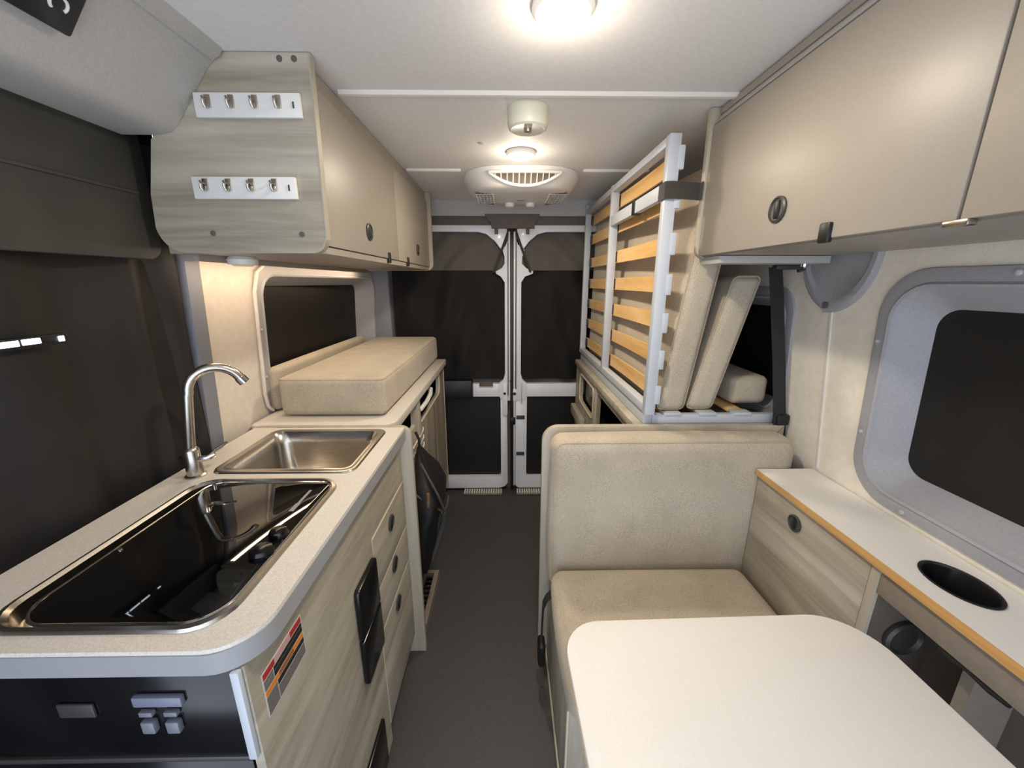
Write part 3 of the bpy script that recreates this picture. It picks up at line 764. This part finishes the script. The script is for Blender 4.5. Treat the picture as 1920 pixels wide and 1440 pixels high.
M = MB(); M.prism([(RX+.02, 1.462), (.895, 1.462), (.895, 1.482), (RX+.02, 1.482)], 'y', 1.10, RY-.001, .003); M.build('corner_bracket', 'alu', t, label='silver bracket strip under the rear end')
MB().lathe([(.012, 0), (.011, -.008), (.006, -.012)], (.86, 1.15, 1.462), 'z', 14).build('bolt', 'chrome', t)
# port moulding on the right wall
M = MB()
def portring(s, dx):
    r = []
    cy, cz = 1.098, 1.548
    for k in range(40):
        a = 2*PI*k/40; c, q = math.cos(a), math.sin(a)
        y = cy+.135*s*math.copysign(abs(c)**.8, c); z = cz+.222*s*math.copysign(abs(q)**.75, q)
        y += .03*(1 if c > 0 else 0)*max(0, -q)*-1 * 0
        if q < 0: y += .05*q*q*(1 if c > 0 else -.9)*-1*s*.6
        r.append((WR-dx, y, z))
    return r
M.loft([portring(1.0, -.002), portring(1.0, .006), portring(.95, .012), portring(.86, .012), portring(.80, .005), portring(.5, .004)], False, True); M.warp(lean_r)
M.build('trim_16', 'grey', kind=S)

# ------------------------------------------------------------------ right side base cabinet and folded bed
BX = .432
t = thing('base_cabinet', 'low wood base cabinet with dark openings under the folded bed', 'cabinet', (.68, 1.82, 0))
M = MB(); M.box(BX, .925, 1.228, 2.38, .915, .943, .003); M.build('top', 'edge', t)
op1 = rrect(1.88, 2.24, .72, .885, (.03, .03, .03, .03), 5); op2 = rrect(1.30, 1.80, .30, .885, .015, 5); op3 = rrect(1.88, 2.30, .30, .60, .02, 5)
M = MB(); M.plate([(1.228, .02), (2.38, .02), (2.38, .914), (1.228, .914)], [op1, op2], 'x', BX+.012, BX+.030); M.build('front_panel', 'woodz', t)
for op in (op1,):
    M = MB(); M.tube([(BX+.012, y, z) for y, z in op+op[:1]], .006, 8); M.build('opening_edge', 'cream_edge', t)
M = MB(); M.prism(op1, 'x', BX+.040, BX+.05); M.build('microwave_door', 'blackg', t)
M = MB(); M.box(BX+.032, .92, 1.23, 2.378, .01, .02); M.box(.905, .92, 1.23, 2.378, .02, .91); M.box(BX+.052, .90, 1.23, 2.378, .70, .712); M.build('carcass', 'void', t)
M = MB(); M.prism([(2.05, .60), (2.36, .60), (2.36, .66), (2.05, .66)], 'x', BX-.02, BX+.011, .004); M.build('drawer_lip', 'edge', t)
M = MB(); M.box(BX+.006, BX+.014, 1.81, 1.86, .02, .912, .002); M.build('stile', 'edge', t)

PXa, PXb = .456, .490
t = thing('folded_bed_frame', 'white metal bed frame with birch slats folded up against the right side', 'bed frame', (.49, 1.8, .984))
ys = ((1.20, 1.23), (1.80, 1.826), (2.36, 2.385))
for (a, b), (z0, z1) in zip(ys, ((.985, 1.812), (.99, 1.815), (.99, 1.835))):
    MB().box(PXa, PXb, a, b, z0, z1, .003).build('post', 'bedmetal', t)
MB().box(PXa+.001, PXb-.001, 1.231, 2.359, 1.785, 1.811, .003).build('top_rail', 'bedmetal', t)
MB().box(PXa+.001, PXb-.001, 1.231, 2.359, .987, 1.017, .003).build('bottom_rail', 'bedmetal', t)
M = MB(); M.box(PXa, PXa+.020, 1.231, 1.799, 1.648, 1.690, .002); cr = M.build('cross_rail', 'bedmetal', t)
M = MB(); M.box(PXa-.003, PXa+.024, 1.47, 1.50, 1.644, 1.694, .002); M.build('latch_clip', 'black', cr)
slz = [1.055+.1165*k for k in range(7)]
slz = [1.055, 1.172, 1.289, 1.405, 1.522, 1.650, 1.752]
def slat(M, x, y0, y1, z, w=.026, bow=.005):
    rings = []
    for k in range(13):
        u = k/12; y = y0+(y1-y0)*u; xx = x+bow*4*u*(1-u)
        rings.append([(xx-.004, y, z-w), (xx+.004, y, z-w), (xx+.004, y, z+w), (xx-.004, y, z+w)])
    return M.loft(rings, True, True)
for z in slz:
    slat(MB(), .4985, 1.205, 1.808, z).build('slat', 'birch', t)
    slat(MB(), .4985, 1.818, 2.375, z).build('slat', 'birch', t)
    for y in (1.812, 2.352):
        MB().box(PXb-.004, .506, y-.012, y+.014, z-.022, z+.022, .003).build('slat_holder', 'black', t)
    MB().box(PXb-.006, .502, 1.198, 1.214, z-.032, z+.030, .002).build('slat_cap', 'bedmetal', t)
# flat half of the bed
t = thing('bed_base', 'white framed slatted bed base lying on the right base cabinet', 'bed base', (.70, 1.8, .9435))
M = MB(); M.box(.492, .915, 1.225, 1.25, .944, .978, .003); M.build('end_rail', 'bedmetal', t)
M = MB(); M.box(.462, .492, 1.225, 2.37, .944, .982, .003); M.build('side_rail', 'bedmetal', t)
M = MB(); M.box(.492, .915, 2.345, 2.37, .944, .978, .003); M.build('end_rail', 'bedmetal', t)
for x in (.56, .68, .80):
    M = MB(); M.box(x-.028, x+.028, 1.24, 2.35, .972, .980, .002); M.build('slat', 'birch', t)
    M = MB(); M.box(x-.030, x+.030, 1.222, 1.262, .974, .985, .002); M.build('slat_cap', 'bedmetal', t)
    M = MB(); M.box(x+.032, x+.085, 1.252, 1.30, .955, .972, .002); M.build('slat_holder', 'black', t)

def tilt(deg): return Matrix.Rotation(math.radians(deg), 3, 'Y')
# mattress leaning on the folded frame
def leaner(name, x0, x1, zb, zt, dx, y0, y1, label, seam, twist=0):
    """upright slab: bottom spans x0..x1 at zb, top shifted by dx"""
    hz = (zt-zb)/2; h = ((x1-x0)/2, (y1-y0)/2, hz); c = ((x0+x1)/2+dx/2, (y0+y1)/2, (zb+zt)/2)
    m = Matrix(((1, 0, dx/(zt-zb)), (0, 1, 0), (0, 0, 1)))
    t, m = cushion(name, c, h, label, r=.022, puff=.004, rot=m)
    if twist:
        for ch in t.children:
            for v in ch.data.vertices:
                k = max(0, (v.co.z)/(zt-zb))*max(0, (v.co.y+h[1])/(2*h[1])); v.co.x -= twist*k
    if seam:
        seam_loop(t, m, c, (h[0], h[1], h[2]), 1, -h[1]+.012, .022)
        
leaner('mattress', .513, .603, .9895, 1.76, .105, 1.235, 2.39, 'tall beige mattress standing against the slats of the folded bed', True, .10)
leaner('cushion', .618, .705, .9895, 1.43, .105, 1.245, 1.80, 'beige cushion leaning to the right beside the tall mattress', True)
h = (.066, .20, .05); c = (.862, 1.50, .985+.0545)
t, m = cushion('cushion', c, h, 'beige cushion lying flat on the slats by the right rear window', r=.022, puff=.004)
# dark strap between frame and cabinet
M = MB(); M.ribbon([(.4530, 1.243, 1.665), (.4515, 1.222, 1.665), (.4525, 1.194, 1.665), (.470, 1.190, 1.665), (.49, 1.193, 1.665), (.555, 1.203, 1.663), (.5545, 1.18, 1.662)], (0, 0, .046), (.002, .002, 0))
M.build('strap', 'strap', label='dark grey strap wrapped round the bed post and tied to the cabinet end', cat='strap')

# seat belt
t = thing('seat_belt', 'black seat belt running down the right wall beside the rear window', 'seat belt', (.93, 1.20, .875))
M = MB(); M.ribbon([(.822, 1.215, 1.455), (.840, 1.21, 1.36), (.880, 1.205, 1.15), (.912, 1.203, .97), (.922, 1.203, .905)], (.046, .006, 0), (0, .002, 0)); M.build('webbing', 'web', t)
M = MB(); M.box(.81, .885, 1.19, 1.215, 1.448, 1.462, .003); M.tube([(.885, 1.205, 1.445), (.90, 1.203, 1.45), (.905, 1.203, 1.462)], .006, 8); M.build('anchor', 'darkgrey', t)
M = MB(); M.box(.900, .943, 1.195, 1.222, .946, .985, .006); M.build('guide', 'black', t)

# ------------------------------------------------------------------ dinette seat
M = MB(); M.prism(rrect(.118, .93, .0, .948, (.001, .001, .001, .055), 8), 'y', 1.196, 1.220, .002)
M.build('partition_panel', 'edge', label='pale wood partition panel with a rounded corner behind the seat back', cat='panel')
h = (.382, .053, .275); c = (.140+.382, 1.137, .667)
t, m = cushion('seat_back_cushion', c, h, 'upright beige back cushion against the wood partition', r=.04, puff=.006, mat='cush')
seam_loop(t, m, c, (h[0]-.010, h[1], h[2]-.010), 1, -h[1]+.012, .045)
h = (.314, .205, .055); c = (.136+.322, .866, .4515)
t, m = cushion('seat_cushion', c, h, 'beige seat cushion on the bench behind the white table', r=.035, puff=.010, mat='cush')
t = thing('dinette_bench', 'light wood base carrying the beige seat cushion', 'seat base', (.46, .95, 0))
M = MB(); M.box(.152, .776, .71, 1.194, .03, .386, .002); M.build('body', 'woodz', t)
M = MB(); M.box(.146, .152, .71, 1.194, .002, .022, .001); M.box(.146, .152, .71, .722, .022, .386, .001); M.build('trim', 'cream_edge', t)
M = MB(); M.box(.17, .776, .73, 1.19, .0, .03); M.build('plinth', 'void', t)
# hanging buckle
t = thing('belt_buckle', 'black seat belt buckle hanging at the aisle side of the beige seat', 'buckle', (.122, 1.02, .13))
M = MB(); M.ribbon([(.148, 1.05, .42), (.130, 1.05, .40), (.120, 1.06, .36), (.118, 1.065, .26), (.118, 1.068, .19)], (0, .035, 0), (.003, 0, .001)); M.build('webbing', 'web', t)
M = MB(); M.cushion((.118, 1.07, .155), (.012, .026, .048), .010, .002); M.build('buckle', 'black', t)

# ------------------------------------------------------------------ ledge cabinet on the right
LX = .778
t = thing('ledge_cabinet', 'long wood side cabinet with a white ledge along the right wall', 'cabinet', (.86, .30, .38))
hole = ellipse(.868, .605, .047, .060, 36)
M = MB(); M.plate([(LX-.002, -.35), (.951, -.35), (.951, 1.078), (LX-.002, 1.078)], [hole], 'z', .833, .850); M.build('ledge_top', 'table', t)
M = MB(); M.box(LX-.0045, LX-.002, -.35, 1.078, .831, .8502, .0008); M.build('ply_edge', 'ply', t)
M = MB(); M.box(LX+.006, LX+.022, .690, 1.076, .39, .832, .001); pn = M.build('front_panel', 'woody', t)
latch(.906, .776, LX+.006, -1, pn, .023)
M = MB(); M.box(LX+.004, .945, .668, .688, .39, .832, .001); M.build('divider', 'edge', t)
M = MB(); M.box(LX+.006, LX+.020, -.35, .667, .772, .832, .001); M.build('apron', 'panelgrey', t)
M = MB(); M.box(.932, .944, -.35, .663, .40, .832); M.box(LX+.02, .931, -.35, .663, .38, .40); M.box(LX+.012, .944, .663, .6675, .39, .832); M.build('cubby_liner', 'liner', t)
M = MB(); M.lathe([(.042, 0), (.042, -.010), (.036, -.014), (.030, -.008)], (.862, .663, .66), 'y', 28); M.build('speaker', 'darkgrey', t)
M = MB(); M.box(.84, .931, .52, .54, .41, .76); M.build('brace', 'panelgrey', t)
M = MB(); M.tube([(.790, .545, .768), (.790, .53, .764), (.790, .50, .766), (.790, .47, .764), (.790, .445, .766)], [.005, .006, .0045, .006, .005], 8); M.build('cable_clip', 'black', t)
t2 = thing('cup_holder', 'black oval cup holder sunk into the white ledge', 'cup holder', (.868, .605, .78))
M = MB(); E = lambda s, z: [(x, y, z) for x, y in ellipse(.868, .605, .0468*s, .0598*s, 36)]
M.loft([E(1.05, .8505), E(1.05, .8525), E(.99, .853), E(.94, .849), E(.93, .79), E(.5, .785)], False, True); M.build('cup', 'black', t2)

# ------------------------------------------------------------------ table
t = thing('dinette_table', 'white dinette table with rounded corners in the right foreground', 'table', (.42, .30, 0))
M = MB(); M.prism(rrect(.112, .722, -.10, .640, (.07, .07, .10, .075), 10), 'z', .722, .742, .003); M.warp(lambda x, y, z: (x-.025*(y-.5), y+.022*(x-.40), z)); M.build('table_top', 'table', t)
M = MB(); M.lathe([(.085, 0), (.085, .012), (.040, .03), (.030, .05), (.030, .68), (.06, .70), (.09, .715), (.09, .7215)], (.44, .30, 0), 'z', 28); M.build('pedestal', 'nickel', t)
M = MB(); pts = rrect(.114, .720, -.098, .638, (.07, .07, .10, .075), 10); M.tube([(x-.025*(y-.5), y+.022*(x-.40), .731) for x, y in pts+pts[:1]], .0045, 6); M.build('edge_band', 'pipe', t)

# ------------------------------------------------------------------ light
def disk(name, loc, power, size, color=(1, .80, .56), rot=(0, 0, 0), spread=PI):
    l = bpy.data.lights.new(name, 'AREA'); l.shape = 'DISK'; l.size = size; l.energy = power; l.color = color; l.spread = spread
    o = bpy.data.objects.new(name, l); COL.objects.link(o); o.location = loc; o.rotation_euler = rot
    return o
WARM = (1, .88, .73)
LP = 6.0; GP = 1.15
for x, y in ((.099, .80), (.054, 1.565)):
    disk('ceiling_lamp', (x, y, ZC-.030), LP if y < 1 else LP*.85, .08, WARM)
    l = bpy.data.lights.new('ceiling_lamp_glow', 'POINT'); l.energy = GP; l.color = WARM; l.shadow_soft_size = .035
    o = bpy.data.objects.new('ceiling_lamp_glow', l); COL.objects.link(o); o.location = (x, y, ZC-.075)
w = bpy.data.worlds.new('World'); scn.world = w; w.use_nodes = True
w.node_tree.nodes['Background'].inputs[0].default_value = (.72, .80, .95, 1)
w.node_tree.nodes['Background'].inputs[1].default_value = 2.75

# ------------------------------------------------------------------ camera
f = 721.0; VP = (950.0, 530.0)
yaw = math.atan((960-VP[0])/f); p = math.atan((VP[1]-720)/f)
F = Vector((math.sin(yaw)*math.cos(p), math.cos(yaw)*math.cos(p), math.sin(p))); Rv = Vector((math.cos(yaw), -math.sin(yaw), 0)); U = Rv.cross(F)
cd = bpy.data.cameras.new('camera'); cam = bpy.data.objects.new('camera', cd); COL.objects.link(cam)
cd.sensor_width = 36; cd.lens = f/1920*36; cd.clip_start = .02
Mc = Matrix((Rv, U, -F)).transposed().to_4x4(); Mc.translation = Vector((0, 0, 1.41)); cam.matrix_world = Mc
scn.camera = cam
vs = scn.view_settings; vs.view_transform = 'Standard'; vs.look = 'None'; vs.gamma = 1; vs.use_curve_mapping = False
vs.exposure = 0.0
